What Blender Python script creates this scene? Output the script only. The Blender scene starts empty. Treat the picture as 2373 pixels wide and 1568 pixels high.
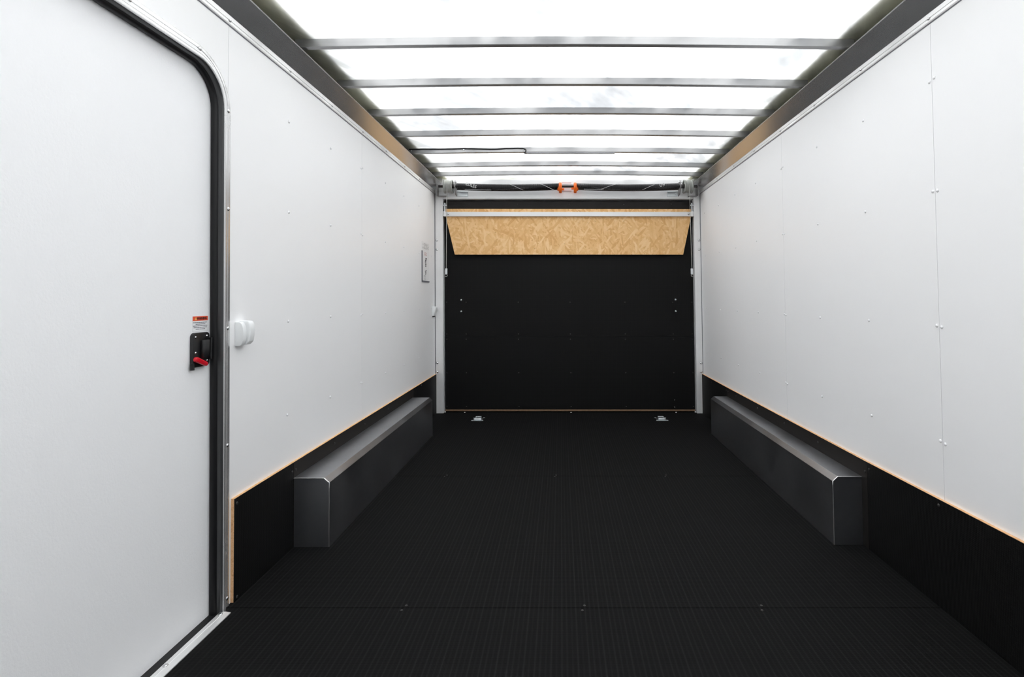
import bpy, bmesh, math, random
from mathutils import Vector, Matrix
random.seed(7)
SC = bpy.context.scene
COL = SC.collection
PI = math.pi

# ------------------------------------------------------------------ camera, sky, exposure
CAMZ = 1.062
cam_d = bpy.data.cameras.new('camera')
cam = bpy.data.objects.new('camera', cam_d)
COL.objects.link(cam)
cam.location = (0, 0, CAMZ)
cam.rotation_euler = (PI / 2 + 0.0284, 0, 0)
cam_d.sensor_fit = 'HORIZONTAL'
cam_d.sensor_width = 36.0
cam_d.lens = 1196.0 / 2373.0 * 36.0
cam_d.shift_x = (1186.5 - 1299.3) / 2373.0
cam_d.shift_y = (654.83 - 784.0) / 2373.0
cam_d.clip_start = 0.02
SC.camera = cam

SKY = 2.35
world = bpy.data.worlds.new('overcast_sky')
SC.world = world
world.use_nodes = True
wn = world.node_tree.nodes
wn['Background'].inputs['Color'].default_value = (0.955, 0.975, 1.0, 1)
wn['Background'].inputs['Strength'].default_value = SKY

SC.view_settings.view_transform = 'Standard'
SC.view_settings.look = 'None'
SC.view_settings.gamma = 1
SC.view_settings.use_curve_mapping = False
SC.view_settings.exposure = 1.36
SC.cycles.max_bounces = 16
SC.cycles.diffuse_bounces = 10
SC.cycles.glossy_bounces = 8
SC.cycles.transmission_bounces = 8
SC.cycles.sample_clamp_indirect = 10
SC.cycles.caustics_reflective = True
SC.cycles.use_denoising = True
SC.cycles.use_adaptive_sampling = False
SC.cycles.denoising_prefilter = 'ACCURATE'

# ------------------------------------------------------------------ dimensions (metres)
XL, XR = -1.160, 1.3016          # inner faces of the side walls at camera height
LEAN = 0.01006                   # the parked trailer leans a little on its suspension
YF, YB = -1.30, 4.76             # front wall (behind the camera), rear frame
ZR = 2.172                       # underside of the roof skin at its edges
CROWN = 0.014
BOWS = [2.215, 2.630, 3.045, 3.445, 3.855, 4.255, 4.565]


def lx(x, z):
    return x - LEAN * (z - CAMZ)


def L(v):
    return Vector((lx(v[0], v[2]), v[1], v[2]))


# ------------------------------------------------------------------ node helpers
class NT:
    def __init__(s, name):
        s.m = bpy.data.materials.new(name)
        s.m.use_nodes = True
        s.t = s.m.node_tree
        s.b = s.t.nodes['Principled BSDF']
        s.out = s.t.nodes['Material Output']

    def n(s, kind, **kw):
        nd = s.t.nodes.new(kind)
        for k, v in kw.items():
            setattr(nd, k, v)
        return nd

    def l(s, a, b):
        s.t.links.new(a, b)

    def math(s, op, a, b=None, c=None):
        nd = s.n('ShaderNodeMath', operation=op)
        for i, v in enumerate((a, b, c)):
            if v is None:
                continue
            if isinstance(v, (int, float)):
                nd.inputs[i].default_value = v
            else:
                s.l(v, nd.inputs[i])
        return nd.outputs[0]

    def mix(s, fac, a, b):
        nd = s.n('ShaderNodeMix', data_type='RGBA')
        for sock, v in ((nd.inputs[0], fac), (nd.inputs[6], a), (nd.inputs[7], b)):
            if isinstance(v, (int, float)):
                sock.default_value = v
            elif isinstance(v, tuple):
                sock.default_value = v if len(v) == 4 else (*v, 1)
            else:
                s.l(v, sock)
        return nd.outputs[2]

    def pos(s):
        return s.n('ShaderNodeNewGeometry').outputs['Position']

    def sep(s, v):
        nd = s.n('ShaderNodeSeparateXYZ')
        s.l(v, nd.inputs[0])
        return nd.outputs

    def noise(s, vec, scale, detail=2, rough=0.5):
        nd = s.n('ShaderNodeTexNoise')
        nd.inputs['Scale'].default_value = scale
        nd.inputs['Detail'].default_value = detail
        nd.inputs['Roughness'].default_value = rough
        s.l(vec, nd.inputs['Vector'])
        return nd.outputs['Fac']

    def mapping(s, vec, rot=(0, 0, 0), scale=(1, 1, 1)):
        nd = s.n('ShaderNodeMapping')
        nd.inputs['Rotation'].default_value = rot
        nd.inputs['Scale'].default_value = scale
        s.l(vec, nd.inputs['Vector'])
        return nd.outputs[0]

    def ramp(s, fac, stops):
        nd = s.n('ShaderNodeValToRGB')
        els = nd.color_ramp.elements
        while len(els) < len(stops):
            els.new(0.5)
        for e, (p, c) in zip(els, stops):
            e.position = p
            e.color = c if len(c) == 4 else (*c, 1)
        s.l(fac, nd.inputs[0])
        return nd.outputs[0]

    def bump(s, h, strength, dist):
        nd = s.n('ShaderNodeBump')
        nd.inputs['Strength'].default_value = strength
        nd.inputs['Distance'].default_value = dist
        s.l(h, nd.inputs['Height'])
        s.l(nd.outputs[0], s.b.inputs['Normal'])

    def set(s, col=None, rough=None, metal=None, spec=None):
        if col is not None:
            if isinstance(col, tuple):
                s.b.inputs['Base Color'].default_value = (*col, 1)
            else:
                s.l(col, s.b.inputs['Base Color'])
        if rough is not None:
            if isinstance(rough, (int, float)):
                s.b.inputs['Roughness'].default_value = rough
            else:
                s.l(rough, s.b.inputs['Roughness'])
        if metal is not None:
            s.b.inputs['Metallic'].default_value = metal
        if spec is not None:
            s.b.inputs['Specular IOR Level'].default_value = spec
        return s


def plain(name, col, rough=0.5, metal=0.0, spec=0.5, vary=0.06, scale=40):
    t = NT(name)
    f = t.noise(t.pos(), scale, 3)
    d = tuple(max(0, c * (1 - vary)) for c in col)
    u = tuple(min(1, c * (1 + vary)) for c in col)
    t.set(t.mix(f, d, u), rough, metal, spec)
    return t.m


def white_panel(name, col, bump, scale):
    t = NT(name)
    p = t.pos()
    f = t.noise(p, 1.3, 3)
    c = t.mix(f, tuple(x * 0.985 for x in col), col)
    t.set(c, 0.42, 0, 0.35)
    g = t.noise(t.mapping(p, scale=(1, 1, 0.7)), scale, 2, 0.6)
    t.bump(g, bump, 0.0012)
    return t.m


def alu(name, col, rough, brush=None, spots=0.0, metal=1.0):
    """aluminium: brush = axis (0,1,2) along which the mill lines run"""
    t = NT(name)
    p = t.pos()
    if brush is not None:
        sc = [220.0, 220.0, 220.0]
        sc[brush] = 0.8
        g = t.noise(t.mapping(p, scale=tuple(sc)), 1.0, 3, 0.6)
    else:
        g = t.noise(p, 30, 4, 0.6)
    cl = t.noise(p, 5.0, 4, 0.65)
    v = t.math('ADD', t.math('MULTIPLY', g, 0.5), t.math('MULTIPLY', cl, 0.5))
    c = t.mix(v, tuple(x * 0.82 for x in col), tuple(min(1, x * 1.12) for x in col))
    r = t.math('ADD', rough - 0.06, t.math('MULTIPLY', cl, 0.12 + spots))
    t.set(c, r, metal, 0.5)
    if brush is not None:
        t.bump(g, 0.03, 0.0003)
    return t.m


def black_mesh(name, ax, ay, stripe=None, base=0.0105, pitch=0.0072, hi=0.5, rough=0.6, spec=0.22):
    """film-faced anti-slip plywood: small woven lozenges, optional ribs along an axis"""
    t = NT(name)
    o = t.sep(t.pos())
    k = 2 * PI / pitch
    a = t.math('SINE', t.math('MULTIPLY', t.math('ADD', o[ax], o[ay]), k * 0.7071))
    b = t.math('SINE', t.math('MULTIPLY', t.math('SUBTRACT', o[ax], o[ay]), k * 0.7071))
    h = t.math('MULTIPLY', a, b)
    h01 = t.math('MULTIPLY_ADD', h, 0.5, 0.5)
    lo = (base * (1 - hi), base * (1 - hi), base * (1 - hi))
    up = (base * (1 + hi), base * (1 + hi), base * (1 + hi) * 1.02)
    c = t.mix(h01, lo, up)
    if stripe is not None:
        s1 = t.math('SINE', t.math('MULTIPLY', o[stripe], 2 * PI / 0.0158))
        s2 = t.math('SINE', t.math('MULTIPLY', o[stripe], 2 * PI / 0.0395))
        s1 = t.math('POWER', t.math('MULTIPLY_ADD', s1, 0.5, 0.5), 3.0)
        s2 = t.math('MULTIPLY_ADD', s2, 0.3, 0.7)
        c = t.mix(t.math('MULTIPLY', s1, s2), c, (base * 3.3, base * 3.3, base * 3.3))
    w = t.noise(t.pos(), 3.0, 3)
    c = t.mix(t.math('MULTIPLY', w, 0.18), c, (base * 1.5, base * 1.45, base * 1.4))
    t.set(c, rough, 0, spec)
    t.bump(h, 0.35, 0.0008)
    return t.m


def osb_material():
    t = NT('osb_strand_board')
    p = t.pos()
    o = t.sep(p)
    cmb = t.n('ShaderNodeCombineXYZ')
    t.l(o[0], cmb.inputs[0]); t.l(o[2], cmb.inputs[1])
    p2 = cmb.outputs[0]
    wob = t.n('ShaderNodeTexNoise'); wob.inputs['Scale'].default_value = 9
    t.l(p2, wob.inputs['Vector'])
    col = None
    tone = [(0.0, (0.66, 0.34, 0.120)), (0.25, (0.76, 0.43, 0.170)), (0.5, (0.83, 0.51, 0.225)),
            (0.75, (0.89, 0.575, 0.28)), (1.0, (0.95, 0.68, 0.38))]
    rr = random.Random(3)
    lay = [(rr.uniform(0, PI), rr.uniform(7, 13), rr.uniform(34, 75)) for _ in range(11)]
    for i, (ang, sx, sy) in enumerate(lay):
        rt = t.n('ShaderNodeMapping')
        rt.inputs['Rotation'].default_value = (0, 0, ang)
        m = t.n('ShaderNodeMapping')
        m.inputs['Scale'].default_value = (sx, sy, 1)
        m.inputs['Location'].default_value = (i * 3.7, i * 1.9, 0)
        md = t.n('ShaderNodeMix', data_type='VECTOR'); md.inputs[0].default_value = 0.012
        t.l(p2, md.inputs[4]); t.l(wob.outputs['Color'], md.inputs[5])
        t.l(md.outputs[1], rt.inputs['Vector']); t.l(rt.outputs[0], m.inputs['Vector'])
        v = t.n('ShaderNodeTexVoronoi', voronoi_dimensions='2D')
        v.inputs['Scale'].default_value = 1.0
        v.inputs['Randomness'].default_value = 1.0
        t.l(m.outputs[0], v.inputs['Vector'])
        cs = t.n('ShaderNodeSeparateColor')
        t.l(v.outputs['Color'], cs.inputs[0])
        gr = t.n('ShaderNodeTexNoise')
        mg = t.n('ShaderNodeMapping')
        mg.inputs['Scale'].default_value = (18, 260, 1)
        t.l(rt.outputs[0], mg.inputs['Vector']); t.l(mg.outputs[0], gr.inputs['Vector'])
        gr.inputs['Scale'].default_value = 1.0
        tn = t.math('ADD', t.math('MULTIPLY', cs.outputs[0], 0.78), t.math('MULTIPLY', gr.outputs['Fac'], 0.26))
        ly = t.ramp(tn, tone)
        if col is None:
            col = ly
        else:
            mask = t.math('GREATER_THAN', cs.outputs[1], 0.70)
            col = t.mix(t.math('MULTIPLY', mask, 0.82), col, ly)
    dk = t.noise(t.mapping(t.mapping(p2, rot=(0, 0, 0.5)), scale=(22, 110, 1)), 1.0, 2)
    dm = t.math('GREATER_THAN', dk, 0.72)
    col = t.mix(t.math('MULTIPLY', dm, 0.55), col, (0.34, 0.15, 0.05))
    t.set(col, 0.6, 0, 0.25)
    return t.m


def plywood_edge():
    t = NT('plywood_edge')
    p = t.pos()
    g = t.noise(t.mapping(p, scale=(700, 3, 260)), 1.0, 2)
    g2 = t.noise(p, 60, 3)
    v = t.math('ADD', t.math('MULTIPLY', g, 0.6), t.math('MULTIPLY', g2, 0.4))
    t.set(t.ramp(v, [(0.25, (0.42, 0.20, 0.08)), (0.5, (0.80, 0.48, 0.25)), (0.75, (0.90, 0.66, 0.44))]), 0.7, 0, 0.2)
    return t.m


def roof_material():
    """backlit fibreglass skin: light scatters through it"""
    t = NT('translucent_fibreglass_roof')
    p = t.pos()
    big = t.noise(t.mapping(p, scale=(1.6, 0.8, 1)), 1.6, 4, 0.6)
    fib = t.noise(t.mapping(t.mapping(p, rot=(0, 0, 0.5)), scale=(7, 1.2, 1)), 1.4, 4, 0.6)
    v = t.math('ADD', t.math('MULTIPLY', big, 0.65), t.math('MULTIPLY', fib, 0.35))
    # cloudy patches of brighter and dimmer sky put into the transmission colour
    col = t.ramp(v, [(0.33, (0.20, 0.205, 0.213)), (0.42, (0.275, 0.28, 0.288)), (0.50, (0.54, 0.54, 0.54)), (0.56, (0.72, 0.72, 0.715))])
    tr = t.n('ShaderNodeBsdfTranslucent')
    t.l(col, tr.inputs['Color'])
    df = t.n('ShaderNodeBsdfDiffuse')
    df.inputs['Color'].default_value = (0.60, 0.585, 0.42, 1)
    mx = t.n('ShaderNodeMixShader')
    mx.inputs[0].default_value = 0.30
    t.l(tr.outputs[0], mx.inputs[1]); t.l(df.outputs[0], mx.inputs[2])
    lw = t.n('ShaderNodeLayerWeight')                 # glossy gelcoat: less comes through at a grazing angle
    fr = t.math('MULTIPLY_ADD', t.math('POWER', lw.outputs['Facing'], 5.0), 0.96, 0.04)
    gl = t.n('ShaderNodeBsdfGlossy')
    gl.inputs['Roughness'].default_value = 0.35
    gl.inputs['Color'].default_value = (0.95, 0.95, 0.92, 1)
    m2 = t.n('ShaderNodeMixShader')
    t.l(fr, m2.inputs[0]); t.l(mx.outputs[0], m2.inputs[1]); t.l(gl.outputs[0], m2.inputs[2])
    t.l(m2.outputs[0], t.out.inputs['Surface'])
    t.t.nodes.remove(t.b)
    return t.m


M = dict(
    panel=white_panel('white_wall_panel', (0.925, 0.925, 0.93), 0.10, 260),
    leaf=white_panel('white_pebbled_door_skin', (0.925, 0.93, 0.94), 0.45, 170),
    wscrew=plain('white_screw_head', (0.86, 0.86, 0.87), 0.35, 0, 0.5, 0.02),
    floor=black_mesh('black_antislip_floor', 0, 1, stripe=0, base=0.0038, pitch=0.0062, hi=0.35, rough=0.75, spec=0.09),
    mesh_side=black_mesh('black_mesh_plywood_side', 1, 2, base=0.0032, pitch=0.0085, hi=0.85, rough=0.55, spec=0.2),
    mesh_back=black_mesh('black_mesh_plywood_ramp', 0, 2, base=0.0038, pitch=0.010, hi=0.45, rough=0.6, spec=0.18),
    smooth_black=plain('smooth_black_film_plywood', (0.014, 0.0122, 0.0112), 0.5, 0, 0.25, 0.35, 18),
    black_screw=plain('black_screw_head', (0.035, 0.033, 0.032), 0.35, 0.3, 0.5, 0.1),
    ply=plywood_edge(),
    ply_dark=plain('dark_plywood_edge', (0.20, 0.125, 0.075), 0.7, 0, 0.2, 0.3, 60),
    osb=osb_material(),
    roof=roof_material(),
    cover=plain('olive_grey_roof_cove_sheet', (0.80, 0.80, 0.62), 0.7),
    band=alu('brushed_aluminium_cove', (0.76, 0.765, 0.775), 0.20, brush=1, metal=0.78),
    bright=alu('bright_aluminium', (0.88, 0.88, 0.875), 0.36, brush=1, metal=0.5),
    bow=alu('mill_aluminium_bow', (0.43, 0.43, 0.433), 0.34, brush=0, metal=0.55),
    post=alu('mill_aluminium_post', (0.90, 0.90, 0.90), 0.38, brush=2, metal=0.3),
    header=alu('mill_aluminium_header', (0.92, 0.92, 0.925), 0.38, brush=0, metal=0.3),
    bar=alu('aluminium_bar', (0.86, 0.86, 0.865), 0.40, brush=0, metal=0.3),
    box=alu('mill_aluminium_wheel_box', (0.42, 0.43, 0.45), 0.315, spots=0.10),
    weld=alu('aluminium_weld', (0.80, 0.79, 0.78), 0.38),
    frame=alu('polished_aluminium_frame', (0.68, 0.68, 0.68), 0.26, brush=2, metal=0.75),
    rivet=alu('steel_rivet', (0.72, 0.72, 0.72), 0.25),
    zinc=alu('zinc_plated_steel', (0.80, 0.84, 0.86), 0.30),
    rubber=plain('black_rubber_gasket', (0.006, 0.006, 0.007), 0.45, 0, 0.3, 0.2),
    lip=plain('dark_glossy_strip', (0.035, 0.036, 0.038), 0.25, 0, 0.5, 0.1),
    latch=plain('black_moulded_plastic', (0.007, 0.007, 0.008), 0.28, 0, 0.5, 0.2),
    red=plain('red_plastic_lever', (0.62, 0.006, 0.02), 0.28, 0, 0.5, 0.05),
    vent=plain('white_plastic', (0.83, 0.845, 0.85), 0.4, 0, 0.45, 0.02),
    orange=plain('orange_plastic', (0.90, 0.16, 0.012), 0.4, 0, 0.4, 0.05),
    spring=plain('black_oiled_spring_steel', (0.022, 0.021, 0.023), 0.32, 0.4, 0.5, 0.2),
    shaft=plain('dark_steel_shaft', (0.06, 0.055, 0.055), 0.3, 0.8, 0.5, 0.1),
    drum=plain('grey_cast_drum', (0.36, 0.37, 0.35), 0.5, 0.1, 0.4, 0.1),
    bracket=plain('grey_steel_bracket', (0.30, 0.29, 0.29), 0.45, 0.3, 0.4, 0.1),
    cable=plain('steel_wire_rope', (0.50, 0.50, 0.48), 0.4, 0.6, 0.5, 0.1),
    paint=plain('white_stencil_paint', (0.72, 0.72, 0.72), 0.6),
    plate=plain('pink_glow_painted_plate', (0.72, 0.60, 0.60), 0.45, 0.0, 0.4, 0.03),  # pink light reflected from the orange cones is put into this colour
    cord=plain('black_cord', (0.012, 0.012, 0.012), 0.5),
    lamp=alu('grey_anodised_light_bar', (0.24, 0.24, 0.25), 0.35),
    s_white=plain('sticker_white', (0.86, 0.865, 0.87), 0.4, 0, 0.4, 0.01),
    s_red=plain('sticker_orange_red', (0.80, 0.105, 0.045), 0.4, 0, 0.4, 0.03),
    s_dark=plain('sticker_dark_ink', (0.11, 0.02, 0.016), 0.5),
    s_yellow=plain('sticker_amber', (0.95, 0.50, 0.12), 0.4),
    ink=plain('grey_ink', (0.16, 0.16, 0.18), 0.5),
    ink_black=plain('black_ink', (0.03, 0.03, 0.03), 0.5),
    ink_red=plain('faded_red_ink', (0.55, 0.26, 0.24), 0.5),
    ink_pale=plain('pale_grey_ink', (0.50, 0.50, 0.50), 0.5),
)


# ------------------------------------------------------------------ mesh helpers (world coordinates in, one object out)
class MB:
    def __init__(s):
        s.v, s.f = [], []

    def add(s, vs, fs):
        b = len(s.v)
        s.v += [tuple(v) for v in vs]
        s.f += [tuple(i + b for i in f) for f in fs]
        return s

    def box(s, x0, x1, y0, y1, z0, z1):
        vs = [(x, y, z) for x in (x0, x1) for y in (y0, y1) for z in (z0, z1)]
        return s.add(vs, [(0, 1, 3, 2), (4, 6, 7, 5), (0, 4, 5, 1), (2, 3, 7, 6), (0, 2, 6, 4), (1, 5, 7, 3)])

    def prism(s, poly, axis, a, b):
        """polygon in the two other axes (in xyz order), extruded along axis from a to b"""
        def put(p, t):
            q = list(p); q.insert(axis, t); return q
        n = len(poly)
        vs = [put(p, a) for p in poly] + [put(p, b) for p in poly]
        fs = [tuple(range(n)), tuple(range(2 * n - 1, n - 1, -1))]
        fs += [(i, i + n, (i + 1) % n + n, (i + 1) % n) for i in range(n)]
        return s.add(vs, fs)

    def tube(s, pts, r, n=8, caps=True):
        pts = [Vector(p) for p in pts]
        rings = []
        ref = None
        for i, p in enumerate(pts):
            d = (pts[min(i + 1, len(pts) - 1)] - pts[max(i - 1, 0)]).normalized()
            if ref is None:
                ref = Vector((0, 0, 1)) if abs(d.z) < 0.9 else Vector((1, 0, 0))
            u = (ref - d * ref.dot(d)).normalized()
            ref = u
            w = d.cross(u)
            rr = r[i] if isinstance(r, (list, tuple)) else r
            rings.append([p + (u * math.cos(2 * PI * k / n) + w * math.sin(2 * PI * k / n)) * rr for k in range(n)])
        vs = [v for rg in rings for v in rg]
        fs = []
        for i in range(len(rings) - 1):
            for k in range(n):
                a, b = i * n + k, i * n + (k + 1) % n
                fs.append((a, b, b + n, a + n))
        if caps:
            fs.append(tuple(range(n))[::-1])
            e = (len(rings) - 1) * n
            fs.append(tuple(range(e, e + n)))
        return s.add(vs, fs)

    def lathe_x(s, prof, cy, cz, n=28):
        """profile [(x, r)] turned about an axis parallel to X"""
        vs = [(x, cy + r * math.cos(2 * PI * k / n), cz + r * math.sin(2 * PI * k / n)) for x, r in prof for k in range(n)]
        fs = []
        for i in range(len(prof) - 1):
            for k in range(n):
                a, b = i * n + k, i * n + (k + 1) % n
                fs.append((a, a + n, b + n, b))
        fs.append(tuple(range(n)))
        e = (len(prof) - 1) * n
        fs.append(tuple(range(e, e + n))[::-1])
        return s.add(vs, fs)


def base_of(vs):
    xs = [v[0] for v in vs]; ys = [v[1] for v in vs]; zs = [v[2] for v in vs]
    return Vector(((min(xs) + max(xs)) / 2, (min(ys) + max(ys)) / 2, min(zs)))


def origin(o):
    p = Vector((0, 0, 0))
    while o is not None:
        p += o.location
        o = o.parent
    return p


def obj(name, mb, mat, parent=None, bevel=0.0, smooth=None, seg=2):
    vs = [L(v) for v in mb.v]
    loc = base_of(vs)
    me = bpy.data.meshes.new(name)
    me.from_pydata([v - loc for v in vs], [], mb.f)
    bm = bmesh.new(); bm.from_mesh(me)
    bmesh.ops.recalc_face_normals(bm, faces=bm.faces)
    if bevel:
        bmesh.ops.bevel(bm, geom=[e for e in bm.edges if len(e.link_faces) == 2 and e.calc_face_angle(0) > 0.5],
                        offset=bevel, segments=seg, affect='EDGES', profile=0.5, clamp_overlap=True)
    bm.to_mesh(me); bm.free()
    if smooth:
        for p in me.polygons:
            p.use_smooth = True
        me.set_sharp_from_angle(angle=smooth)
    me.materials.append(mat)
    o = bpy.data.objects.new(name, me)
    COL.objects.link(o)
    if parent is not None:
        o.parent = parent
        o.location = loc - origin(parent)
    else:
        o.location = loc
    return o


def empty(name, loc):
    o = bpy.data.objects.new(name, None)
    o.empty_display_size = 0.05
    o.location = L(loc)
    COL.objects.link(o)
    return o


def tag(o, label=None, cat=None, group=None, kind=None):
    if label: o['label'] = label
    if cat: o['category'] = cat
    if group: o['group'] = group
    if kind: o['kind'] = kind
    return o


def thing(name, loc, label, cat, group=None):
    return tag(empty(name, loc), label, cat, group)


def setting(name, loc, label, cat):
    return tag(empty(name, loc), label, cat, None, 'structure')


def dome_mesh(name, r, h, mat, n=10):
    vs, fs = [], []
    for ang in (0.0, 0.55, 1.05):
        for k in range(n):
            vs.append((r * math.cos(ang) * math.cos(2 * PI * k / n), r * math.cos(ang) * math.sin(2 * PI * k / n), h * math.sin(ang) / math.sin(1.25)))
    vs.append((0, 0, h))
    for i in range(2):
        for k in range(n):
            a, b = i * n + k, i * n + (k + 1) % n
            fs.append((a, b, b + n, a + n))
    for k in range(n):
        fs.append((2 * n + k, 2 * n + (k + 1) % n, 3 * n))
    fs.append(tuple(range(n))[::-1])
    me = bpy.data.meshes.new(name)
    me.from_pydata(vs, [], fs)
    for p in me.polygons:
        p.use_smooth = True
    me.materials.append(mat)
    return me


ROT = {'+x': (0, PI / 2, 0), '-x': (0, -PI / 2, 0), '-y': (PI / 2, 0, 0), '+z': (0, 0, 0)}


def stud(name, me, loc, face, parent):
    o = bpy.data.objects.new(name, me)
    COL.objects.link(o)
    o.parent = parent
    o.location = L(loc) - origin(parent)
    o.rotation_euler = ROT[face]
    return o


def text(name, body, size, at, right, up, mat, parent, depth=0.0004, bold=0.0, stretch=1.0):
    cu = bpy.data.curves.new(name, 'FONT')
    cu.body = body; cu.size = size; cu.align_x = 'CENTER'; cu.align_y = 'CENTER'
    cu.extrude = depth; cu.offset = bold; cu.resolution_u = 2
    t = bpy.data.objects.new(name, cu)
    COL.objects.link(t)
    bpy.context.view_layer.update()
    me = bpy.data.meshes.new_from_object(t.evaluated_get(bpy.context.evaluated_depsgraph_get()))
    bpy.data.objects.remove(t)
    r, u = Vector(right).normalized(), Vector(up).normalized()
    nn = r.cross(u)
    at = L(at)
    for v in me.vertices:
        v.co = r * v.co.x * stretch + u * v.co.y + nn * v.co.z
    me.materials.clear(); me.materials.append(mat)
    me.name = name
    o = bpy.data.objects.new(name, me)
    COL.objects.link(o)
    o.parent = parent
    o.location = at - origin(parent)
    return o


S_WHITE = dome_mesh('white_screw', 0.0062, 0.0042, M['wscrew'])
S_STRIP = dome_mesh('strip_screw', 0.0058, 0.0042, M['rivet'])
S_RIVET = dome_mesh('rivet', 0.0115, 0.007, M['rivet'], 12)
S_DOOR = dome_mesh('frame_rivet', 0.0075, 0.004, M['rivet'])
S_BLACK = dome_mesh('black_screw', 0.006, 0.0035, M['black_screw'])
S_FLOOR = dome_mesh('floor_screw', 0.005, 0.0022, M['black_screw'])
S_TINY = dome_mesh('small_black_screw', 0.005, 0.003, M['black_screw'])
S_STEEL = dome_mesh('steel_screw', 0.0045, 0.003, M['rivet'])

# ------------------------------------------------------------------ floor
fl = setting('floor', (0, 2, 0), 'black anti-slip trailer floor of ribbed plywood panels', 'floor')
seams = [YF, 0.52, 1.798, 3.104, 4.806]
for a, b in zip(seams[:-1], seams[1:]):
    obj('floor_panel', MB().box(XL - 0.05, XR + 0.05, a + 0.0012, b - 0.0012, -0.018, 0), M['floor'], fl)
obj('subfloor', MB().box(XL - 0.08, XR + 0.08, YF - 0.05, 4.95, -0.06, -0.019), M['smooth_black'], fl)
for y in seams[2:4]:
    for x in ((-0.5474, 0.067, 0.6774) if y < 2 else (-0.695, -0.042, 0.614)):
        for d in (-0.0135, 0.0135):
            stud('screw', S_FLOOR, (x + d * 0.3, y + d, -0.0008), '+z', fl)
for x in (-0.895, 0.085, 1.055):
    stud('bolt', dome_mesh('floor_bolt', 0.012, 0.009, M['rivet']) if x < -0.5 else bpy.data.meshes['floor_bolt'], (x, 4.79, 0), '+z', fl)

# ------------------------------------------------------------------ side walls
PT = 0.004          # panel thickness
SCREWZ = (1.8192, 1.4305, 0.9625, 0.5665)
DR, DT, DL_, RAD = 1.806, 1.877, 0.800, 0.170      # outer edge of the door frame: right, top, left, corner radius


def rounded_opening(off, z0=0.0, n=12):
    """(y, z) path down the right jamb, across the head and down the left jamb, offset inward"""
    r = RAD - off
    pts = [(DR - off, z0)]
    for k in range(n + 1):
        a = PI / 2 * k / n
        pts.append((DR - RAD + r * math.cos(a), DT - RAD + r * math.sin(a)))
    for k in range(n + 1):
        a = PI / 2 + PI / 2 * k / n
        pts.append((DL_ + RAD + r * math.cos(a), DT - RAD + r * math.sin(a)))
    pts.append((DL_ + off, z0))
    return [(y + 0.0080 * (0.95 - z), z) for y, z in pts]      # the frame stands a touch out of plumb


wl = setting('wall_left', (XL, 2, 0), 'white panelled left trailer wall with the side door in it', 'wall')
G = 0.0009
yk = 1.792
obj('panel', MB().prism([(YF, 0), (YF, 2.03), (0.573 - G, 2.03), (0.573 - G, 0)], 0, XL - PT, XL), M['panel'], wl)
hole = rounded_opening(0.022)
obj('panel', MB().prism([(0.573 + G, 0), (0.573 + G, 2.03), (yk - G, 2.03), (yk - G, 0)] + hole, 0, XL - PT, XL), M['panel'], wl)
obj('panel', MB().prism([(yk + G, 0), (yk + G, 2.03), (3.011 - G, 2.03), (3.011 - G, 0)], 0, XL - PT, XL), M['panel'], wl)
obj('panel', MB().prism([(3.011 + G, 0), (3.011 + G, 2.03), (YB, 2.03), (YB, 0)], 0, XL - PT, XL), M['panel'], wl)
obj('framing', MB().prism([(YF, 0), (YF, 2.16), (4.86, 2.16), (4.86, 0)] + rounded_opening(0.026)[:0] +
                          [(DR - 0.024, 0), (DR - 0.024, DT - 0.024), (DL_ + 0.024, DT - 0.024), (DL_ + 0.024, 0)], 0, XL - 0.055, XL - PT - 0.002), M['smooth_black'], wl)
for k in range(7):
    y = 2.198 + 0.4064 * k
    for i, z in enumerate(SCREWZ):
        if k == 2:
            for d in (-0.011, 0.011):
                stud('screw', S_WHITE, (XL, y + d, z + 0.3 * d * (-1) ** i), '+x', wl)
        else:
            stud('screw', S_WHITE, (XL, y + random.uniform(-.004, .004), z + random.uniform(-.005, .005)), '+x', wl)

wr = setting('wall_right', (XR, 2, 0), 'white panelled right trailer wall with paired screws at its seams', 'wall')
edges = [YF, 0.560, 1.779, 2.998, YB]
for a, b in zip(edges[:-1], edges[1:]):
    obj('panel', MB().prism([(a + G, 0), (a + G, 2.03), (b - G, 2.03), (b - G, 0)], 0, XR, XR + PT), M['panel'], wr)
obj('framing', MB().box(XR + PT + 0.002, XR + 0.055, YF, 4.86, 0, 2.16), M['smooth_black'], wr)
for k in range(-1, 7):
    y = 2.185 + 0.4064 * k
    for i, z in enumerate(SCREWZ):
        if k in (-1, 2):
            for d in (-0.0115, 0.0115):
                stud('screw', S_WHITE, (XR, y + d, z - 0.25 * d * (1 if i == 0 else -0.3 * i)), '-x', wr)
        else:
            stud('screw', S_WHITE, (XR, y + random.uniform(-.004, .004), z + random.uniform(-.005, .005)), '-x', wr)

wf = setting('wall_front', (0, YF, 0), 'white front wall of the trailer behind the camera', 'wall')
obj('panel', MB().box(XL - 0.05, XR + 0.05, YF - 0.03, YF, 0, 2.2), M['panel'], wf)

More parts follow.
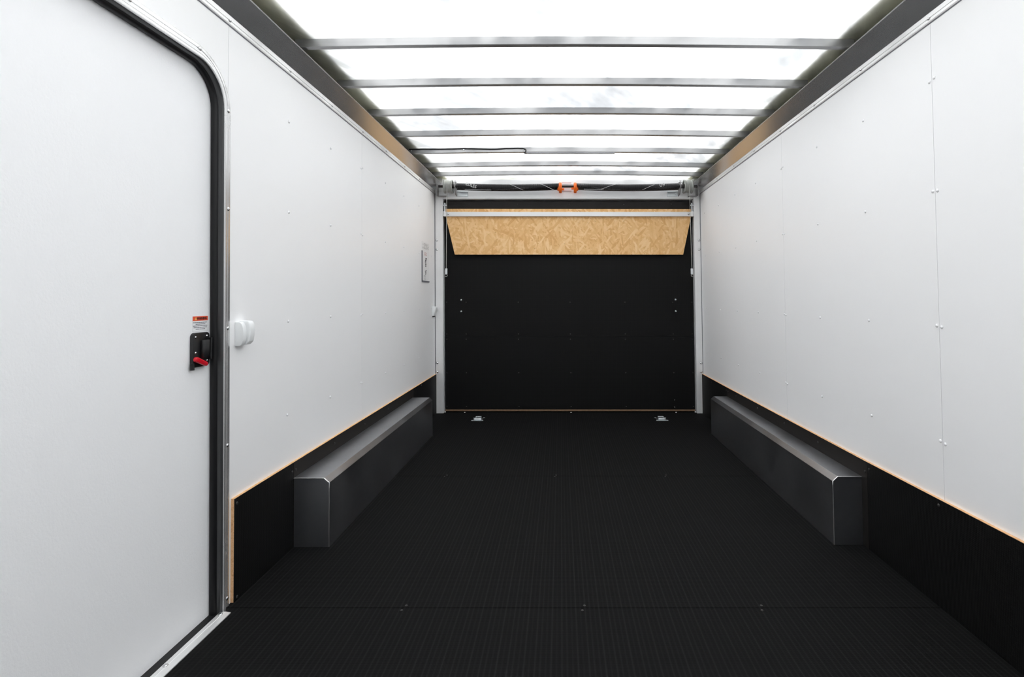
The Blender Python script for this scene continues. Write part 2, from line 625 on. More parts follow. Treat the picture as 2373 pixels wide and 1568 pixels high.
# ------------------------------------------------------------------ rear frame
for n_, (x0, x1, xr, xc, sd) in enumerate(((XL + 0.004, -1.083, -1.1405, XL + 0.0025, 'left'), (1.2395, XR - 0.001, 1.2845, XR - 0.002, 'right'))):
    wb = setting('trim_%d' % (n_ + 3), ((x0 + x1) / 2, YB, 0), 'riveted aluminium post at the %s side of the ramp door' % sd, 'post')
    obj('post', MB().box(x0, x1, YB, 4.85, 0, 2.166), M['post'], wb, 0.004)
    obj('corner_seal', MB().box(xc - 0.002, xc + 0.002, YB - 0.004, YB - 0.0002, 0.37, 2.015), M['ink'], wb)
    for z in (1.590, 1.504, 0.459, 0.377):
        stud('rivet', S_RIVET, (xr, YB, z), '-y', wb)
hd = obj('trim_5', MB().box(-1.083, 1.2395, YB, 4.85, 1.973, 2.158), M['header'], None, 0.006)
tag(hd, 'bright aluminium header beam across the top of the ramp door', 'beam', None, 'structure')

# ------------------------------------------------------------------ roof
ce = setting('ceiling', (0, 2, ZR), 'white translucent fibreglass roof skin glowing with daylight', 'ceiling')
XM, HW = (XL + XR) / 2, (XR - XL) / 2


def roof_z(x):
    u = (x - XM) / HW
    return ZR + CROWN * (1 - u * u)


mb = MB()
NX = 24
xs = [XL - 0.055 + (XR - XL + 0.11) * i / NX for i in range(NX + 1)]
ys = [YF - 0.03 + (4.87 - YF + 0.03) * j / 8 for j in range(9)]
mb.add([(x, y, roof_z(x)) for y in ys for x in xs],
       [(j * (NX + 1) + i, j * (NX + 1) + i + 1, (j + 1) * (NX + 1) + i + 1, (j + 1) * (NX + 1) + i) for j in range(8) for i in range(NX)])
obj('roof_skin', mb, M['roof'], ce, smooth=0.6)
# opaque outer coves lying over the two long edges of the skin
for s, xe, inner in ((1, XL - 0.06, XL + 0.107), (-1, XR + 0.06, XR - 0.098)):
    z0 = ZR + 0.016
    zi = roof_z(inner) + 0.011
    prof = [(xe, z0 - 0.05), (xe, z0 + 0.05), (inner - s * 0.02, z0 + 0.052), (inner, z0 + 0.04), (inner, zi), (inner - s * 0.05, zi), (xe + s * 0.012, zi - 0.002), (xe + s * 0.004, z0 - 0.05)]
    obj('edge_cover', MB().prism(prof, 1, YF - 0.03, 4.87), M['cover'], ce)
obj('edge_cover', MB().box(XL - 0.06, XR + 0.06, 4.87, 4.90, 1.9, 2.25), M['cover'], ce)

# roof bows
ORD = ['nearest the camera', 'second from the camera', 'third from the camera', 'fourth from the camera',
       'fifth, carrying light bar and cord', 'sixth from the camera, behind the light bar', 'last before the rear header']
for i, y in enumerate(BOWS):
    mb = MB()
    N = 28
    x0, x1 = XL + 0.028, XR - 0.028
    ring = []
    t, w = 0.034, 0.0265
    for k in range(N + 1):
        x = x0 + (x1 - x0) * k / N
        zt = roof_z(x) - 0.001
        zb = zt - t - 0.002
        ring += [(x, y - w, zb), (x, y, zb), (x, y, zt), (x, y - w, zt)]
    fs = []
    for k in range(N):
        for q in range(4):
            a, b = 4 * k + q, 4 * k + (q + 1) % 4
            fs.append((a, b, b + 4, a + 4))
    fs += [(0, 1, 2, 3), (4 * N + 3, 4 * N + 2, 4 * N + 1, 4 * N)]
    mb.add(ring, fs)
    o = obj('roof_bow', mb, M['bow'], None, 0.002)
    tag(o, 'aluminium cross bow under the roof, ' + ORD[i], 'beam', 'aluminium bows under the roof')

# ------------------------------------------------------------------ coves along the wall tops
for n_, (s, X, y0) in enumerate(((1, XL, 2.198), (-1, XR, 2.185))):
    t = setting('trim_%d' % (n_ + 1), (X, 2, 2.02), 'aluminium cove and screwed flange along the top of the %s wall' % ('left' if s > 0 else 'right'), 'trim')
    a = lambda d: X + s * d
    obj('flange', MB().prism([(a(0.0003), 2.0215), (a(0.003), 2.0215), (a(0.0045), 2.026), (a(0.0045), 2.034), (a(0.003), 2.035), (a(0.003), 2.0365), (a(0.005), 2.0375), (a(0.006), 2.053), (a(0.0003), 2.054)], 1, YF, YB), M['bright'], t)
    top = 2.1187
    dz = top - 2.0545
    obj('cove', MB().prism([(a(0.0003), 2.0545), (a(0.0055), 2.0545), (a(0.0055 + 0.93 * dz), top), (a(0.0003), top)], 1, YF, YB), M['band'], t)
    e = 0.0055 + 0.93 * dz
    obj('lip', MB().prism([(a(e - 0.014), top), (a(e + 0.001), top - 0.001), (a(e + 0.003), top + 0.0015), (a(e - 0.014), top + 0.0025)], 1, YF, YB), M['bright'], t)
    obj('edge_seal', MB().box(min(a(0.0003), a(0.0025)), max(a(0.0003), a(0.0025)), YF, YB, 2.0185, 2.0213), M['ink'], t)
    for k in range(-2, 7):
        stud('screw', S_STRIP, (a(0.0052), y0 + 0.4064 * k, 2.036), '+x' if s > 0 else '-x', t)

# ------------------------------------------------------------------ baseboards
TB = 0.0125


def baseboard(name, s, X, spans, label):
    t = setting(name, (X, 3, 0), label, 'baseboard')
    for (ya, yb, za, zb, mat) in spans:
        x0, x1, x2 = X + s * 0.0004, X + s * (TB - 0.0014), X + s * TB
        bd = obj('board', MB().prism([(ya + 0.0008, 0.001), (ya + 0.0008, za), (yb - 0.0008, zb), (yb - 0.0008, 0.001)], 0, x0, x1), M['ply'], t)
        obj('facing', MB().prism([(ya + 0.0008, 0.001), (ya + 0.0008, za - 0.001), (yb - 0.0008, zb - 0.001), (yb - 0.0008, 0.001)], 0, x1, x2), mat, bd)
    return t


bl = baseboard('baseboard_left', 1, XL, [(1.825, 2.227, 0.358, 0.358, M['mesh_side']), (2.227, 4.03, 0.358, 0.358, M['smooth_black']), (4.03, YB - 0.002, 0.358, 0.359, M['mesh_side'])],
               'black mesh plywood kickboard with raw orange edge along the left wall')
br = baseboard('baseboard_right', -1, XR, [(YF + 0.02, 0.98, 0.394, 0.380, M['mesh_side']), (0.98, 2.205, 0.380, 0.366, M['mesh_side']), (2.205, 4.04, 0.366, 0.361, M['smooth_black']), (4.04, YB - 0.002, 0.361, 0.361, M['mesh_side'])],
               'black mesh plywood kickboard with raw orange edge along the right wall')
for y, z in ((1.838, 0.338), (2.213, 0.322), (2.242, 0.322), (2.622, 0.328), (3.024, 0.326), (3.43, 0.328), (4.019, 0.330), (4.242, 0.345), (4.658, 0.345), (1.842, 0.012)):
    stud('screw', S_BLACK, (XL + TB, y, z), '+x', bl)
for y, z in ((1.79, 0.350), (2.19, 0.340), (2.22, 0.322), (2.621, 0.334), (3.012, 0.334), (3.42, 0.334), (3.836, 0.334), (4.02, 0.335), (4.06, 0.335), (4.45, 0.335), (4.70, 0.335), (4.70, 0.05)):
    stud('screw', S_BLACK, (XR - TB, y, z), '-x', br)

# ------------------------------------------------------------------ side door
d1 = setting('door_1', (XL, 1.3, 0), 'closed white pebbled side door in a rounded aluminium frame', 'door')
LEAFX = -1.188
pts = rounded_opening(0.040, -0.012)
obj('leaf', MB().prism(pts, 0, LEAFX - 0.03, LEAFX), M['leaf'], d1)


def sweep(profile, z0=0.0):
    """profile [(inward offset, height above the wall face)] along the door opening; returns MB"""
    mb = MB()
    rows = []
    for d, h in profile:
        rows.append([(XL + h, y, z) for y, z in rounded_opening(d, z0)])
    n = len(rows[0])
    vs = [v for r in rows for v in r]
    fs = [(i * n + k, i * n + k + 1, (i + 1) * n + k + 1, (i + 1) * n + k) for i in range(len(rows) - 1) for k in range(n - 1)]
    return mb.add(vs, fs)


bead = [(0.0285, 0.005), (0.0300, 0.0095)] + [(0.0300 + 0.011 * (1 - math.cos(a)), 0.0095 + 0.0065 * math.sin(a)) for a in [PI * k / 12 for k in range(1, 9)]]
obj('frame', sweep([(0, 0.0004), (0, 0.0035), (0.002, 0.0045), (0.0125, 0.0048), (0.0135, 0.0028), (0.0155, 0.0028), (0.0165, 0.0050), (0.027, 0.0052)] + bead +
                   [(0.0490, 0.006), (0.0496, -0.002), (0.0500, -0.026)], 0.001), M['frame'], d1, smooth=0.6)
gas = [(0.0500 + 0.009 * math.sin(a), -0.022 + 0.010 * math.cos(a)) for a in [PI * k / 8 for k in range(0, 9)]]
gas = [(0.0497, -0.004)] + [(0.0500 + 0.0105 * math.sin(a), -0.0175 + 0.0125 * math.cos(a)) for a in [PI * k / 10 for k in range(11)]]
obj('gasket', sweep(gas, 0.001), M['rubber'], d1, smooth=0.8)
lip = [(0.0465, 0.0135), (0.0492, 0.0095), (0.0508, 0.002), (0.0520, -0.012), (0.0500, -0.016)]
obj('dark_lip', sweep(lip, 0.001), M['lip'], d1, smooth=0.9)  # dark glossy strip laid over the inner return of the frame
obj('sill', MB().prism([(-1.157, -0.0005), (-1.157, 0.004), (-1.142, 0.0055), (-1.1405, 0.0048), (-1.139, 0.0055), (-1.121, 0.003), (-1.121, 0.0002)], 1, 0.815, 1.768), M['bright'], d1)
obj('sill_seal', MB().box(-1.186, -1.1575, 0.84, 1.765, -0.016, 0.0005), M['rubber'], d1)
for y, z in ((0.85, 1.8655), (1.110, 1.8655), (1.370, 1.8655), (1.6423, 1.8640), (1.7870, 1.7134), (1.7905, 1.370), (1.7940, 0.955), (1.7965, 0.5515), (1.8010, 0.030)):
    stud('rivet', S_DOOR, (XL + 0.0045, y, z), '+x', d1)
for x, y in ((-1.146, 1.752), (-1.146, 1.513), (-1.146, 1.25), (-1.146, 1.0)):
    stud('screw', S_DOOR, (x, y, 0.005), '+z', d1)


def rounded_rect(y0, y1, z0, z1, r, n=5):
    pts = []
    for cy, cz, a0 in ((y1 - r, z1 - r, 0), (y0 + r, z1 - r, 1), (y0 + r, z0 + r, 2), (y1 - r, z0 + r, 3)):
        for k in range(n + 1):
            a = PI / 2 * (a0 + k / n)
            pts.append((cy + r * math.cos(a), cz + r * math.sin(a)))
    return pts


# latch: a back plate on a deeper box, paddle handle, red release lever
LF = LEAFX + 0.012
lt = obj('latch', MB().prism(rounded_rect(1.655, 1.7330, 0.836, 0.9475, 0.013), 0, LEAFX, LF), M['latch'], d1, 0.0025, 0.6)
obj('paddle', MB().prism([(LF, 1.688), (LF + 0.011, 1.691), (LF + 0.014, 1.712), (LF + 0.010, 1.722), (LF, 1.723)], 2, 0.864, 0.9235), M['latch'], lt, 0.003, 0.6)
obj('hinge_pin', MB().tube([(LF + 0.007, 1.728, 0.857), (LF + 0.007, 1.728, 0.929)], 0.004, 10), M['latch'], lt, smooth=0.8)
obj('bolt', MB().tube([(LEAFX + 0.008, 1.6565, 0.829), (LEAFX + 0.008, 1.6565, 0.850)], 0.0065, 10), M['latch'], lt, smooth=0.8)
ang = math.atan2(0.842 - 0.8635, 1.700 - 1.651)
cp = []
for k in range(13):
    a = PI / 2 + PI * k / 12
    cp.append((-0.022 + 0.0082 * math.cos(a), 0.0082 * math.sin(a)))
cp += [(0.026, -0.0070), (0.031, -0.003), (0.031, 0.003), (0.026, 0.0070)]
poly = [(1.6815 + p * math.cos(ang) - q * math.sin(ang), 0.8535 + p * math.sin(ang) + q * math.cos(ang)) for p, q in cp]
tag(obj('lever', MB().prism(poly, 0, LF, LF + 0.012), M['red'], lt, 0.004, 0.6), 'red release lever')
for y, z in ((1.6645, 0.9335), (1.7175, 0.9350), (1.6650, 0.8830), (1.7190, 0.854)):
    stud('screw', S_STEEL, (LF, y, z), '+x', lt)

# ------------------------------------------------------------------ ramp door
d2 = setting('door_2', (0, 4.81, 0), 'closed black mesh plywood ramp door filling the rear frame', 'door')
RX0, RX1 = -1.0765, 1.2330
obj('panel', MB().box(RX0, RX1, 4.811, 4.84, 0.026, 0.6962), M['mesh_back'], d2)
obj('panel', MB().box(RX0, RX1, 4.811, 4.84, 0.6978, 1.8885), M['mesh_back'], d2)
obj('top_rail', MB().box(RX0, RX1, 4.800, 4.84, 1.8895, 1.962), M['smooth_black'], d2, 0.003)
obj('bottom_edge', MB().box(RX0, RX1, 4.806, 4.84, 0.011, 0.0255), M['ply_dark'], d2)
obj('backing', MB().box(-1.083, 1.2395, 4.841, 4.855, -0.015, 1.98), M['rubber'], d2)
for x in (-1.063, -0.882, -0.396, 0.087, 0.597, 1.043, 1.22):
    for z, dx in ((1.017, 0), (0.7224, 0), (0.673, 0), (0.364, 0), (0.052, 0), (1.93, 0)):
        face = 4.811 if z < 1.9 else 4.80
        stud('screw', S_TINY, (x, face, z), '-y', d2)
eye = dome_mesh('eye_bolt_head', 0.0095, 0.012, M['zinc'], 12)
for x, z in ((-0.926, 1.0375), (-0.926, 0.931), (1.069, 1.0415), (1.069, 0.934)):
    stud('eye_bolt', eye, (x, 4.811, z), '-y', d2)
for z in (0.112, 0.045):
    stud('screw', S_STEEL, (1.047, 4.811, z), '-y', d2)

# ------------------------------------------------------------------ folding flap of strand board on the ramp
fp = thing('ramp_flap', (0.08, 4.78, 1.459), 'pale strand board flap with tapered ends hung on the black ramp door', 'board')
obj('board', MB().prism([(-1.0595, 1.884), (-1.0600, 1.811), (-0.978, 1.459), (1.140, 1.459), (1.2185, 1.811), (1.2190, 1.882)], 1, 4.776, 4.792), M['osb'], fp)
obj('crossbar', MB().box(-1.062, 1.222, 4.752, 4.7755, 1.811, 1.8525), M['bar'], fp, 0.002)
for x0, x1, xc in ((-1.0775, -1.056, -1.0655), (1.214, 1.2345, 1.2255)):
    bk = obj('end_bracket', MB().box(x0, x1, 4.745, 4.7755, 1.809, 1.8575), M['bar'], fp, 0.003)
    obj('rod', MB().tube([(xc, 4.765, 1.85), (xc, 4.765, 1.936)], 0.0065, 10), M['zinc'], bk, smooth=0.8)
    obj('pin', MB().tube([(xc - 0.019, 4.756, 1.914), (xc + 0.021, 4.756, 1.914)], 0.0055, 8), M['zinc'], bk, smooth=0.8)
for x in (-1.035, 1.192):
    stud('bolt', S_RIVET, (x, 4.752, 1.832), '-y', fp)

# ------------------------------------------------------------------ wheel boxes
def wheel_box(s, X, xin, ya, yb, label):
    """folded sheet box: s = +1 on the left wall, xin = inner face"""
    t = thing('wheel_box', ((X + xin) / 2, (ya + yb) / 2, 0), label, 'box', 'wheel boxes along the walls')
    ht, hc, c = 0.2925, 0.2725, 0.0225
    wx = X + s * (TB + 0.0006)
    th = 0.003
    outer = [(xin, 0.0008), (xin, hc), (xin - s * c, ht), (wx, ht)]
    inner = [(wx, ht - th), (xin - s * (c + 0.0015), ht - th), (xin - s * th, hc - 0.0015), (xin - s * th, 0.0008)]
    obj('shell', MB().prism(outer + inner, 1, ya, yb), M['box'], t, 0.0012)
    cap = [(wx, 0.0008), (wx, ht - th - 0.0004), (xin - s * (c + 0.0015), ht - th - 0.0004), (xin - s * (th + 0.0004), hc - 0.0015), (xin - s * (th + 0.0004), 0.0008)]
    obj('end_cap', MB().prism(cap, 1, ya + 0.001, ya + 0.004), M['box'], t)
    obj('end_cap', MB().prism(cap, 1, yb - 0.004, yb - 0.001), M['box'], t)
    path = [(xin - s * 0.002, ya + 0.0005, 0.002), (xin - s * 0.002, ya + 0.0005, hc - 0.001), (xin - s * (c + 0.001), ya + 0.0005, ht - 0.002), (wx, ya + 0.0005, ht - 0.002)]
    fine = []
    for a, b in zip(path[:-1], path[1:]):
        for k in range(10):
            f = k / 10
            fine.append(tuple(a[i] + (b[i] - a[i]) * f + (random.uniform(-.0005, .0005) if i != 2 else 0) for i in range(3)))
    fine.append(path[-1])
    obj('weld_seam', MB().tube(fine, [0.0022 + random.uniform(-.0004, .0006) for _ in fine], 8), M['weld'], t, smooth=1.0)
    return t


wheel_box(1, XL, -0.9945, 2.2265, 3.995, 'folded bare aluminium wheel box on the floor along the left wall')
wheel_box(-1, XR, 1.1615, 2.245, 4.045, 'folded bare aluminium wheel box on the floor along the right wall')

# ------------------------------------------------------------------ torsion spring assembly over the ramp
SY, SZ = 4.68, 2.0735
sp = thing('ramp_spring_assembly', (0.08, SY, 1.98), 'black torsion springs with orange cones on a shaft over the ramp door', 'spring')
obj('shaft', MB().tube([(-1.105, SY, SZ), (1.262, SY, SZ)], 0.0118, 14), M['shaft'], sp, smooth=0.8)


def coil(x0, x1, label):
    mb = MB()
    turns = int(abs(x1 - x0) / 0.0072)
    n = turns * 14
    pts = []
    for i in range(n + 1):
        f = i / n
        a = 2 * PI * turns * f
        sag = 0.011 * math.sin(PI * f)
        pts.append((x0 + (x1 - x0) * f, SY + 0.029 * math.cos(a), SZ - 0.002 - sag + 0.029 * math.sin(a)))
    mb.tube(pts, 0.0034, 5)
    o = obj('spring', mb, M['spring'], sp, smooth=1.2)
    return o


s1 = coil(-0.9375, -0.004, 'left')
s2 = coil(1.086, 0.1535, 'right')


def stripe(x0, x1, a0, a1, par):
    pts = []
    for i in range(17):
        f = i / 16
        x = x0 + (x1 - x0) * f
        a = a0 + (a1 - a0) * f
        pts.append((x, SY - 0.0335 * math.cos(a), SZ - 0.009 + 0.0335 * math.sin(a)))
    obj('paint_line', MB().tube(pts, 0.0016, 5), M['paint'], par)


stripe(-0.47, -0.33, 1.0, -1.0, s1)
stripe(-0.19, -0.05, 1.1, -1.0, s1)
stripe(-0.86, -0.62, -0.75, -1.0, s1)
stripe(0.36, 0.54, -0.9, 1.1, s2)
stripe(0.75, 0.86, -0.9, 0.6, s2)
stripe(0.22, 0.40, -0.7, -0.85, s2)
text('lettering', 'EDLES', 0.040, (-0.800, SY - 0.036, SZ + 0.001), (1, 0, -0.34), (0.34, 0, 1), M['paint'], s1, stretch=0.95)
text('lettering', '09', 0.046, (0.930, SY - 0.036, SZ + 0.004), (1, 0, 0.2), (-0.2, 0, 1), M['paint'], s2, stretch=1.1)
for s, xa, xb in ((1, -0.005, 0.0206), (-1, 0.1544, 0.1288)):
    cn = obj('winding_cone', MB().lathe_x([(xa - s * 0.016, 0.024), (xa - s * 0.003, 0.030), (xa, 0.045), (xa + s * 0.004, 0.0485), (xa + s * 0.020, 0.0485), (xa + s * 0.0256, 0.044), (xa + s * 0.0256, 0.016)], SY, SZ - 0.013, 30), M['orange'], sp, smooth=0.6)
    tag(cn, 'orange winding cone')
    zz = SZ - (0.031 if s > 0 else 0.024)
    obj('lug', MB().box(min(xb, xb + s * 0.022), max(xb, xb + s * 0.022), SY - 0.030, SY - 0.004, zz - 0.008, zz + 0.008), M['orange'], cn, 0.003)
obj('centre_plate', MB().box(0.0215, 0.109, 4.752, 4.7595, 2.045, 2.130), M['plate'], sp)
obj('centre_rod', MB().tube([(0.02, SY - 0.012, SZ + 0.016), (0.13, SY - 0.012, SZ + 0.016)], 0.0032, 8), M['zinc'], sp)
obj('centre_rod', MB().tube([(0.04, SY - 0.012, SZ - 0.030), (0.112, SY - 0.012, SZ - 0.030)], 0.0026, 8), M['zinc'], sp)
for s, xd in ((1, -1.013), (-1, 1.170)):
    b = xd
    dr = obj('cable_drum', MB().lathe_x([(b - 0.0395, 0.030), (b - 0.0395, 0.061), (b - 0.036, 0.064), (b - 0.030, 0.063), (b - 0.024, 0.054), (b - 0.010, 0.053), (b, 0.0545), (b + 0.010, 0.053), (b + 0.024, 0.054), (b + 0.030, 0.062), (b + 0.036, 0.0635), (b + 0.0395, 0.061),
                                         (b + 0.0395, 0.050), (b + 0.030, 0.044), (b + 0.030, 0.018)] if s > 0 else
                                        [(b + 0.0395, 0.030), (b + 0.0395, 0.061), (b + 0.036, 0.064), (b + 0.030, 0.063), (b + 0.024, 0.054), (b + 0.010, 0.053), (b, 0.0545), (b - 0.010, 0.053), (b - 0.024, 0.054), (b - 0.030, 0.062), (b - 0.036, 0.0635), (b - 0.0395, 0.061),
                                         (b - 0.0395, 0.050), (b - 0.030, 0.044), (b - 0.030, 0.018)], SY, SZ - 0.002, 32), M['drum'], sp, smooth=0.5)
    obj('hub', MB().lathe_x([(b + s * 0.028, 0.019), (b + s * 0.062, 0.019), (b + s * 0.062, 0.010)] if s > 0 else [(b - 0.028, 0.019), (b - 0.062, 0.019), (b - 0.062, 0.010)], SY, SZ, 16), M['shaft'], dr, smooth=0.6)
    # anchor plate at the fixed end of the spring, with a foot on the header
    xp = -0.951 if s > 0 else 1.0985
    ap = obj('anchor_plate', MB().prism([(SY - 0.026, SZ + 0.034), (SY - 0.010, SZ + 0.052), (SY + 0.012, SZ + 0.052), (SY + 0.06, SZ + 0.02), (SY + 0.076, SZ - 0.05), (SY + 0.076, SZ - 0.078), (SY + 0.02, SZ - 0.072), (SY - 0.02, SZ - 0.040), (SY - 0.034, SZ - 0.01)], 0, xp - 0.004, xp + 0.004), M['bracket'], sp, 0.001)
    fx0, fx1 = (xp, xp + 0.103) if s > 0 else (xp - 0.103, xp)
    obj('foot', MB().box(fx0, fx1, SY + 0.070, SY + 0.078, SZ - 0.080, SZ - 0.027), M['zinc'], ap, 0.004)
    obj('foot_bolt', MB().tube([(xp + s * 0.022, SY + 0.071, SZ - 0.056), (xp + s * 0.022, SY + 0.056, SZ - 0.056)], 0.009, 6), M['zinc'], ap)
    obj('bolt', MB().tube([(xp - 0.015, SY - 0.004, SZ + 0.042), (xp + 0.018, SY - 0.004, SZ + 0.042)], 0.0055, 8), M['zinc'], ap)
    # bearing bracket in the corner
    xq0, xq1 = (-1.121, -1.030) if s > 0 else (1.178, 1.262)
    bb = obj('bearing_bracket', MB().box(xq0, xq1, SY + 0.066, SY + 0.078, SZ - 0.086, SZ - 0.016), M['post'], sp, 0.003)
    xw = xq0 if s > 0 else xq1 - 0.006
    obj('side_plate', MB().box(xw, xw + 0.006, SY - 0.022, SY + 0.068, SZ - 0.086, SZ + 0.020), M['bracket'], bb, 0.002)  # shade on the side plate is put into its darker grey
    obj('ledge', MB().box(xq0 + 0.006, xq1 - 0.006, SY + 0.020, SY + 0.066, SZ - 0.086, SZ - 0.080), M['bracket'], bb, 0.001)

# hanging lift cables
for s, xt, xb, side in ((1, -1.016, -1.024, 'left'), (-1, 1.171, 1.179, 'right')):
    CY = SY - 0.0555
    c = thing('lift_cable', (xb, CY, 1.25), 'thin steel lift cable with crimped loop hanging from the %s drum' % side, 'cable', 'steel cables hanging from the drums')
    obj('wire', MB().tube([(xt, CY, SZ), (xt + (xb - xt) * 0.4, CY, 1.75), (xb, CY, 1.31)], 0.0026, 6), M['cable'], c, smooth=1.0)
    obj('ferrule', MB().box(xb - 0.011, xb + 0.011, CY - 0.006, CY + 0.006, 1.268, 1.322), M['zinc'], c, 0.004)
    loop = [(xb + 0.012 * math.sin(a) + s * -0.004 * k / 8, CY - 0.003, 1.268 - 0.010 + 0.010 * math.cos(a)) for k, a in enumerate([2 * PI * q / 10 for q in range(11)])]
    obj('loop', MB().tube(loop, 0.0026, 6), M['cable'], c, smooth=1.0)

# ------------------------------------------------------------------ light bar and cord on the fifth bow
B5 = BOWS[4]
fy = B5 - 0.0265
lb = thing('light_bar', (0.085, B5 - 0.01, 2.12), 'slim grey light bar fixed under the fifth roof bow', 'lamp')
zc = roof_z(0.08) - 0.0372
obj('housing', MB().box(-0.250, 0.416, fy + 0.002, fy + 0.024, zc - 0.0095, zc), M['lamp'], lb, 0.002)
obj('diffuser', MB().box(-0.240, 0.406, fy + 0.005, fy + 0.021, zc - 0.0115, zc - 0.0096), M['s_white'], lb)
cd = thing('power_cord', (-0.65, fy - 0.006, 2.15), 'thin black cord clipped along the fifth roof bow to the light bar', 'cord')
cy = fy - 0.0055
zz = lambda x, d: roof_z(x) - 0.003 - d
path = [(XL + 0.04, cy, zz(-1.12, 0.004)), (-1.02, cy, zz(-1.02, 0.003)), (-0.90, cy, zz(-0.90, 0.006)), (-0.80, cy, zz(-0.80, 0.006)), (-0.712, cy, zz(-0.71, 0.004)), (-0.62, cy, zz(-0.62, 0.008)), (-0.52, cy, zz(-0.52, 0.012)), (-0.47, cy, zz(-0.47, 0.012)),
        (-0.40, cy, zz(-0.40, 0.007)), (-0.31, cy, zz(-0.31, 0.006)), (-0.272, cy, zz(-0.27, 0.008)), (-0.254, cy, zz(-0.25, 0.014)), (-0.248, cy, zz(-0.25, 0.022)), (-0.252, cy, zz(-0.25, 0.034)), (-0.262, cy, zz(-0.26, 0.042)), (-0.25, cy + 0.01, zz(-0.25, 0.044))]
obj('wire', MB().tube(path, 0.0046, 7), M['cord'], cd, smooth=1.0)
for x in (-1.105, -0.7125, -0.268):
    cl = obj('clip_screw', MB().box(x - 0.005, x + 0.005, fy - 0.0045, fy - 0.0003, roof_z(x) - 0.0215, roof_z(x) - 0.0105), M['zinc'], cd, 0.002)

# ------------------------------------------------------------------ fittings on the left wall
# side vent hood beside the door: two moulded parts
vt = thing('wall_vent', (XL, 1.86, 0.89), 'white plastic vent hood on the left wall beside the door frame', 'vent')
prof = [(XL + 0.0005, 0.889), (XL + 0.017, 0.889)] + [(XL + 0.017 + 0.0145 * math.sin(a), 0.931 - 0.042 * math.cos(a)) for a in [PI * k / 12 for k in range(1, 12)]] + [(XL + 0.016, 0.974), (XL + 0.0005, 0.974)]
obj('base', MB().prism(prof, 1, 1.8385, 1.860), M['vent'], vt, 0.0015, 0.5)
prof = [(XL + 0.0005, 0.892), (XL + 0.026, 0.892), (XL + 0.036, 0.902), (XL + 0.0405, 0.925), (XL + 0.0415, 0.945), (XL + 0.039, 0.966), (XL + 0.033, 0.977), (XL + 0.0005, 0.978)]
obj('hood', MB().prism(prof, 1, 1.862, 1.893), M['vent'], vt, 0.004, 0.5, 3)

wc = thing('wedge_cover', (XL, 4.69, 0.885), 'small white plastic wedge cover on the left wall by the rear post', 'cover')
obj('shell', MB().prism([(XL + 0.0005, 0.894), (XL + 0.014, 0.894), (XL + 0.030, 0.945), (XL + 0.034, 0.972), (XL + 0.0005, 0.982)], 1, 4.655, 4.725), M['vent'], wc, 0.003, 0.5)
obj('drain', MB().box(XL + 0.001, XL + 0.013, 4.662, 4.718, 0.884, 0.8935), M['ink_black'], wc)

# warning sticker on the door leaf
ws = thing('warning_sticker', (LEAFX, 1.70, 0.95), 'small white sticker with orange red WARNING strip above the black door latch', 'sticker')
SX = LEAFX + 0.0003
obj('sheet', MB().box(LEAFX + 0.0001, SX + 0.0003, 1.6665, 1.7385, 0.9512, 1.0005), M['s_white'], ws)
tag(obj('header_strip', MB().box(SX + 0.0003, SX + 0.0006, 1.6668, 1.7382, 0.9855, 1.0003), M['s_red'], ws), 'orange red header strip')
text('lettering', 'WARNING', 0.0118, (SX + 0.0011, 1.7095, 0.9929), (0, 1, 0), (0, 0, 1), M['s_dark'], ws, 0.0002, 0.0004, 0.80)
mb = MB().prism([(1.6755, 0.9880), (1.6870, 0.9880), (1.6812, 0.9985)], 0, SX + 0.0006, SX + 0.0009)
obj('triangle', mb, M['s_yellow'], ws)
obj('exclamation_mark', MB().box(SX + 0.0009, SX + 0.0011, 1.6806, 1.6818, 0.9915, 0.9962).box(SX + 0.0009, SX + 0.0011, 1.6806, 1.6818, 0.9892, 0.9905), M['s_dark'], ws)
mb = MB()
for i, (a, b) in enumerate(((0.02, 0.98), (0.19, 0.83), (0.02, 0.98), (0.06, 0.95), (0.20, 0.82))):
    z = 0.9798 - i * 0.0054
    y = a
    while y < b - 0.03:
        w = min(random.uniform(0.05, 0.16), b - y)
        mb.box(SX + 0.0003, SX + 0.0005, 1.6672 + 0.0706 * y, 1.6672 + 0.0706 * (y + w), z - 0.0011, z + 0.0011)
        y += w + 0.016
tag(obj('print_lines', mb, M['ink'], ws), None, None, None, 'stuff')
mb = MB()
for y0, y1, z0, z1 in ((1.6665, 1.6669, 0.9512, 0.9855), (1.7381, 1.7385, 0.9512, 0.9855), (1.6665, 1.7385, 0.9512, 0.9516)):
    mb.box(SX + 0.0003, SX + 0.0005, y0, y1, z0, z1)
obj('border', mb, M['ink_pale'], ws)

# printed notice near the rear post
nt = thing('notice_sheet', (XL, 4.43, 1.20), 'tall white printed notice on the left wall near the rear post', 'notice')
NX0 = XL + 0.0006
ya, yb, za, zb = 4.318, 4.543, 1.205, 1.535
obj('sheet', MB().box(NX0, NX0 + 0.0015, ya, yb, za, zb), M['s_white'], nt)
obj('dark_edge', MB().box(NX0, NX0 + 0.006, ya - 0.012, ya, za - 0.006, za + 0.25), M['ink'], nt)  # dark strips along the left and bottom of the sheet
obj('dark_edge', MB().box(NX0, NX0 + 0.006, ya - 0.012, yb, za - 0.012, za - 0.001), M['ink'], nt)
mb = MB()
for i in range(6):
    for j in range(5):
        if random.random() < 0.75:
            y = ya + 0.015 + j * 0.041; z = zb - 0.012 - i * 0.0085
            mb.box(NX0 + 0.0016, NX0 + 0.002, y, y + random.uniform(.022, .036), z - 0.0055, z)
tag(obj('small_print', mb, M['ink_pale'], nt), None, None, None, 'stuff')
mb = MB()
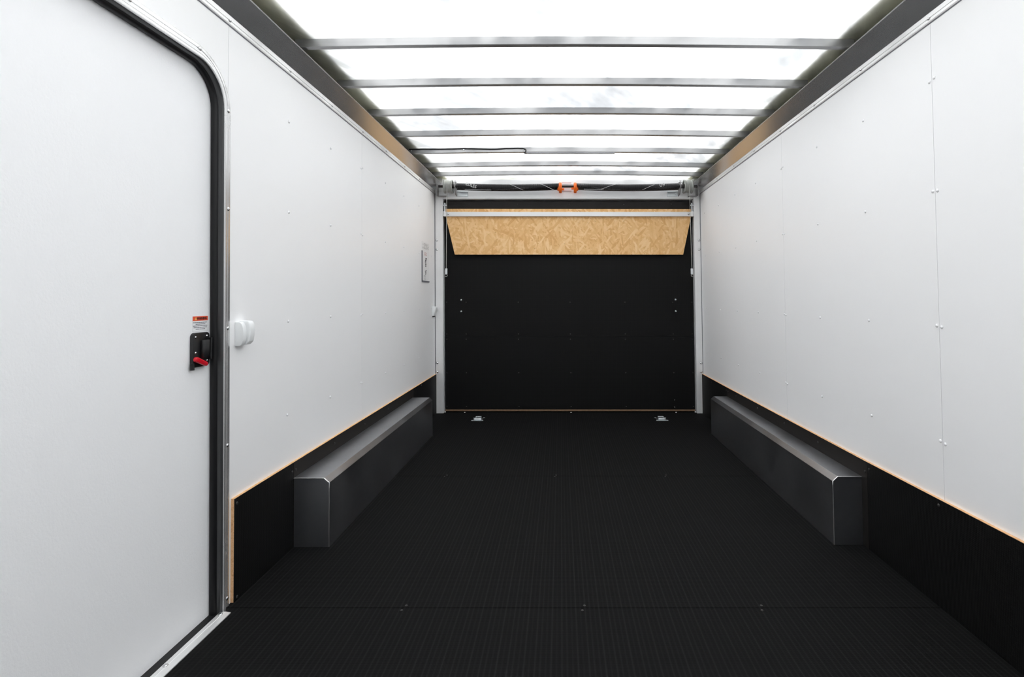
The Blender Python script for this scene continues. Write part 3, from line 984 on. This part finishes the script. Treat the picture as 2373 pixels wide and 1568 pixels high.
for i in range(4):
    for j in range(3):
        y = ya + 0.065 + j * 0.035 + random.uniform(-.006, .006); z = zb - 0.088 - i * 0.0075
        mb.box(NX0 + 0.0016, NX0 + 0.002, y, y + random.uniform(.014, .026), z - 0.004, z)
tag(obj('red_print', mb, M['ink_red'], nt), None, None, None, 'stuff')
mb = MB()
z = zb - 0.135
while z > za + 0.055:
    h = random.uniform(0.006, 0.013)
    y = ya + 0.112 + random.uniform(-.012, .012)
    if not (0.105 < z - za < 0.122):
        mb.box(NX0 + 0.0016, NX0 + 0.002, y - random.uniform(.012, .026), y + random.uniform(.012, .03), z - h, z)
    z -= h + 0.0035
tag(obj('black_print', mb, M['ink_black'], nt), None, None, None, 'stuff')
mb = MB()
for i in range(4):
    z = za + 0.045 - i * 0.010
    mb.box(NX0 + 0.0016, NX0 + 0.002, ya + 0.05, ya + 0.12, z - 0.004, z)
tag(obj('footer_print', mb, M['ink_pale'], nt), None, None, None, 'stuff')

# ------------------------------------------------------------------ recessed tie-downs in the floor
def tie_down(cx, cy, label, rz):
    t = thing('floor_tie_down', (cx, cy, 0), label, 'ring', 'tie-down rings in the floor')
    w, d = 0.052, 0.058
    def R(pts):
        return [(cx + (x * math.cos(rz) - y * math.sin(rz)), cy + (x * math.sin(rz) + y * math.cos(rz))) for x, y in pts]
    plate = obj('pan', MB().prism(R([(-w, -d), (w, -d), (w, -d + .018), (w - .012, -d + .03), (w - .012, d - .03), (w, d - .012), (w, d), (w - .02, d), (w - .028, d - .018), (-w + .028, d - .018), (-w + .02, d), (-w, d), (-w, d - .012), (-w + .012, d - .03), (-w + .012, -d + .03), (-w, -d + .018)]), 2, 0.0003, 0.0035), M['zinc'], t, 0.001)
    obj('recess', MB().prism(R([(-0.034, -0.040), (0.034, -0.040), (0.028, 0.020), (-0.028, 0.020)]), 2, 0.0036, 0.0042), M['rubber'], t)
    ring = [(-0.030, -0.036, 0.011), (0.030, -0.036, 0.011), (0.022, 0.030, 0.013), (-0.022, 0.030, 0.013), (-0.030, -0.036, 0.011)]
    pts = []
    for a, b in zip(ring[:-1], ring[1:]):
        for k in range(6):
            f = k / 6
            p = [a[i] + (b[i] - a[i]) * f for i in range(3)]
            q = R([(p[0], p[1])])[0]
            pts.append((q[0], q[1], p[2]))
    pts.append(pts[0])
    obj('ring', MB().tube(pts, 0.0062, 8, False), M['zinc'], t, smooth=1.0)
    obj('strap', MB().prism(R([(-0.027, 0.018), (0.027, 0.018), (0.024, 0.045), (-0.024, 0.045)]), 2, 0.0043, 0.0205), M['zinc'], t, 0.003)
    for x, y in ((-w + .008, -d + .009), (w - .008, -d + .009), (-w + .009, d - .008), (w - .009, d - .008)):
        q = R([(x, y)])[0]
        stud('screw', S_STEEL, (q[0], q[1], 0.0035), '+z', t)


tie_down(-0.730, 4.530, 'zinc tie-down ring in a floor pan on the left before the ramp', 0.0)
tie_down(0.866, 4.535, 'zinc tie-down ring in a floor pan on the right before the ramp', 0.0)
